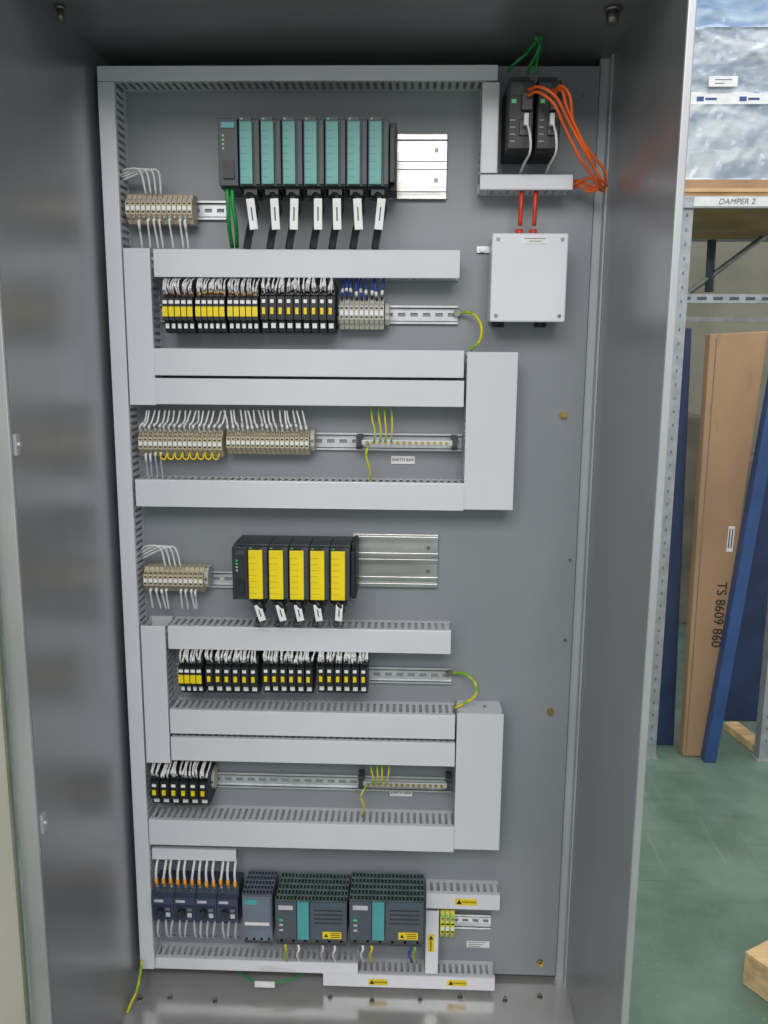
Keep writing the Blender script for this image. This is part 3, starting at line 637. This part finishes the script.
MB().tube([P(690, 292, RB+.1), P(770, 232, RB+.1)], .012, 0, 4).build('brace', M['galv'], rack)
tg = MB().box(P(694,202,FB+.02).x, P(800,202,FB+.02).x, zb0+.006, zb1-.004, FB+.0205, FB+.0215).build('beam_tag', M['white'], rack)
text('DAMPER 2', (P(737, 202, FB+.02).x, -(FB+.0225), (zb0+zb1)/2+.001), (1,0,.01), (.2,0,1), .028, M['pencil'], tg)
xa = P(680, 150, FB).x
zs = zb1+.001
pl = thing('shelf_pallet', 'thin wooden pallet under the wrapped goods on the rack shelf', 'pallet', (xa+.6, 1.9, zs))
hp = .022
for k in range(3): MB().box(xa, xa+1.2, zs, zs+hp, FB-.04-.36*k-.06, FB-.04-.36*k).build('bearer', M['wood'], pl)
MB().box(xa, xa+1.2, zs+hp, zs+hp+.012, FB-.84, FB-.03).build('deck', M['wood'], pl)
z0 = zs+hp+.013
def wrinkled(name, x0, x1, za, zb_, d0, d1, m, par, amp=.007, nx=100, nz=44, seed=3):
    b = MB(); R_ = random.Random(seed)
    ridges = [(R_.uniform(-2.5, 2.5), R_.uniform(0, 6.3), R_.uniform(14, 60)) for _ in range(6)]
    for j in range(nz+1):
        for i in range(nx+1):
            e = (i in (0, nx) or j in (0, nz)); x = (x1-x0)*i/nx; z = (zb_-za)*j/nz
            a_ = 0 if e else sum((1-abs(math.sin((z+x*s+.04*math.sin(9*x+p))*f*.5+p)))**3 for s, p, f in ridges)/6*-amp*4+.008
            b.v.append(Vector((x0+x, -d1+a_, za+z)))
    for j in range(nz):
        for i in range(nx): b.face([j*(nx+1)+i, j*(nx+1)+i+1, (j+1)*(nx+1)+i+1, (j+1)*(nx+1)+i], 0, True)
    for q in ([(x0,-d0,za),(x0,-d1,za),(x0,-d1,zb_),(x0,-d0,zb_)], [(x1,-d0,za),(x1,-d1,za),(x1,-d1,zb_),(x1,-d0,zb_)], [(x0,-d0,zb_),(x1,-d0,zb_),(x1,-d1,zb_),(x0,-d1,zb_)]):
        bb = len(b.v); b.v += [Vector(v) for v in q]; b.face([bb,bb+1,bb+2,bb+3])
    return b.build(name, m, par)
wg = thing('wrapped_goods', 'stack of blue and white cartons in stretch wrap on the rack shelf', 'wrapped goods', (xa+.6, 1.9, z0))
zA = P(720, 104, FB-.04).z; zB = P(720, 93, FB-.04).z; zC_ = P(720, 26, FB-.04).z
MB().box(xa, xa+1.2, z0, z0+.03, FB-.82, FB-.035).build('cardboard_tray', M['card'], wg)
wrinkled('lower_carton', xa, xa+1.2, z0+.03, zA, FB-.82, FB-.04, M['wrap'], wg)
bd = MB().box(xa+.01, xa+1.19, zA, zB, FB-.82, FB-.045)
for i in range(8):
    c = xa+.06+i*.15; bd.box(c, c+.025, (zA+zB)/2-.008, (zA+zB)/2+.008, FB-.045, FB-.0445, 1).box(c+.03, c+.07, (zA+zB)/2-.004, (zA+zB)/2+.004, FB-.045, FB-.0445, 1)
bd.build('white_band', [M['white'], M['bluep']], wg)
wrinkled('upper_carton', xa+.01, xa+1.2, zB, zC_, FB-.82, FB-.05, M['wrap'], wg, seed=5)
wrinkled('top_carton', xa+.02, xa+1.2, zC_, zC_+.5, FB-.82, FB-.05, M['wrapblue'], wg, seed=8)
q = P(724, 81, FB-.03); lb = MB().box(q.x-.05, q.x+.05, q.z-.016, q.z+.018, FB-.045, FB-.036).build('paper_label', M['white'], wg)
b = MB()
for k in range(2): b.box(q.x-.03, q.x+.03-.025*k, q.z+.005-.012*k, q.z+.008-.012*k, FB-.036, FB-.0355)
b.build('print', M['slate'], lb)
def lean(corn_bot, corn_top, dep, thick, name, m, par=None):
    bl, br = [P(*c, dep) for c in corn_bot]; tl, tr = [P(*c, dep) for c in corn_top]
    bl.z = br.z = ZR+.002
    k = Vector((0, thick, 0))
    return MB().hexa([bl, br, tr, tl, bl+k, br+k, tr+k, tl+k]).build(name, m, par, .004), (bl, br, tr, tl)
cb = thing('cardboard_box', 'tall flat brown cardboard box leaning inside the rack', 'box', P(696, 748, FB-.04))
bx_, (bl, br, tr, tl) = lean(((683, 748), (708, 751)), ((710, 334), (769, 331)), FB-.02, .05, 'carton', M['card'], cb)
def on(s, v): return (bl*(1-v)+tl*v)*(1-s)+(br*(1-v)+tr*v)*s
dn = (on(.5, 0)-on(.5, 1)).normalized(); rt = (br-bl).normalized(); rt = (rt-dn*rt.dot(dn)).normalized()
text('TS 8609 860', on(.74, .355)+Vector((0,-.002,0)), dn, rt, .052, M['ink'], cb)
fold = MB(); f0, f1 = on(.12, .01)+Vector((0,-.0008,0)), on(.12, .99)+Vector((0,-.0008,0))
fold.hexa([f0-rt*.002, f0+rt*.002, f1+rt*.002, f1-rt*.002]+[v+Vector((0,.0008,0)) for v in (f0-rt*.002, f0+rt*.002, f1+rt*.002, f1-rt*.002)]).build('fold_line', M['crate'], cb)
c = on(.8, .535)+Vector((0,-.002,0)); l2 = MB()
l2.hexa([c+dn*a_+rt*b_ for a_, b_ in ((-.05,-.012),(.05,-.012),(.05,.012),(-.05,.012))]+[c+dn*a_+rt*b_+Vector((0,.0015,0)) for a_, b_ in ((-.05,-.012),(.05,-.012),(.05,.012),(-.05,.012))])
lo = l2.build('paper_label', M['white'], cb)
l3 = MB()
for k_ in (-.006, .004):
    c2 = c+rt*k_+Vector((0,-.001,0)); l3.hexa([c2+dn*a_+rt*b_+Vector((0,y_,0)) for y_ in (0,.0005) for a_, b_ in ((-.04,-.002),(.035,-.002),(.035,.002),(-.04,.002))])
l3.build('print', M['ink'], lo)
o, _ = lean(((705, 753), (717, 755)), ((781, 331), (794, 331)), FB+.03, .05, 'steel_beam', M['bluep']); tag(o, 'blue painted steel beam leaning just right of the cardboard box', 'beam')
o, _ = lean(((655, 742), (674, 743)), ((686, 328), (692, 328)), FB-.12, .03, 'steel_panel', M['blued']); tag(o, 'narrow blue steel panel standing left of the cardboard box', 'panel')
o, _ = lean(((722, 712), (780, 718)), ((772, 400), (850, 400)), FB-.38, .04, 'steel_panel', M['blued']); tag(o, 'dark blue steel panel leaning behind the blue beam', 'panel')
for i, (a_, b_, h_, lb) in enumerate(((1.05, 1.75, 1.25, 'dull brown carton on the floor far behind the left of the rack'), (1.85, 2.9, 1.0, 'wide dull brown carton on the floor far behind the right of the rack'))):
    ct = thing('storage_carton', lb, 'box', ((a_+b_)/2, 3.6, ZR), 'cartons far behind the rack')
    MB().box(a_, b_, ZR+.001, ZR+h_, -3.9, -3.3).build('carton', M['crate'], ct, .006)
    MB().box((a_+b_)/2-.03, (a_+b_)/2+.03, ZR+h_, ZR+h_+.001, -3.9, -3.3).box((a_+b_)/2-.03, (a_+b_)/2+.03, ZR+h_-.15, ZR+h_, -3.3, -3.299).build('tape', M['ply'], ct)
def fl(px, py, z=0):
    dd = RM @ Vector(((px-384)/F, (512-py)/F, -1)); t = (ZR+z-CAM.z)/dd.z; return CAM+dd*t
a1, a2 = fl(730, 729), fl(760, 752); dv = (a2-a1).normalized(); sv = Vector((-dv.y, dv.x, 0))*.032
b = MB().hexa([a1-sv, a2-sv, a2+sv, a1+sv]+[v+Vector((0,0,.035)) for v in (a1-sv, a2-sv, a2+sv, a1+sv)])
tag(b.build('wooden_plank', M['wood'], None, .003), 'short wooden plank on the green floor at the foot of the rack', 'plank')
c0 = fl(742, 984); c1 = fl(768, 1003); e = (c1-c0).normalized(); n_ = Vector((-e.y, e.x, 0))
if n_.y < 0: n_ = -n_
pt = thing('wooden_pallet', 'pale wooden pallet corner on the green floor at the right edge', 'pallet', c0)
def pb(mb, s0, s1, t0, t1, z0_, z1_):
    A = [c0+e*s+n_*t for s, t in ((s0,t0),(s1,t0),(s1,t1),(s0,t1))]
    return mb.hexa([Vector((v.x,v.y,ZR+z0_)) for v in A]+[Vector((v.x,v.y,ZR+z1_)) for v in A])
for k in range(5): pb(MB(), 0, 1.0, .163*k, .163*k+.158, .078, .094).build('deck_board', M['wood'], pt, .002)
pb(MB(), 0, 1.0, 0, .022, .001, .078).build('side_board', M['wood'], pt, .002)
pb(MB(), 0, 1.0, .788, .81, .001, .078).build('side_board', M['wood'], pt, .002)
pb(MB(), 0, .022, .023, .787, .001, .078).build('end_board', M['wood'], pt, .002)
pb(MB(), .978, 1.0, .023, .787, .001, .078).build('end_board', M['wood'], pt, .002)

# ---------------------------------------------------------------- light
w = bpy.data.worlds.new('world'); SC.world = w; w.use_nodes = True
bg = w.node_tree.nodes['Background']; bg.inputs[0].default_value = (.96, .98, 1, 1); bg.inputs[1].default_value = .74
def area(loc, target, sx, sy, en, col=(1, 1, 1)):
    ld = bpy.data.lights.new('area_light', 'AREA'); ld.shape = 'RECTANGLE'; ld.size = sx; ld.size_y = sy; ld.energy = en; ld.color = col
    o = bpy.data.objects.new('area_light', ld); COL.objects.link(o); o.location = loc
    o.rotation_euler = (Vector(target)-Vector(loc)).to_track_quat('-Z', 'Y').to_euler()
area((-.2, -3.4, 3.2), (0, 0, 1.1), 2.6, 1.2, 78, (1, .99, .97))
area((1.8, .6, 4.2), (1.6, 1.4, 0), 2.5, 1.2, 48, (1, .98, .95))
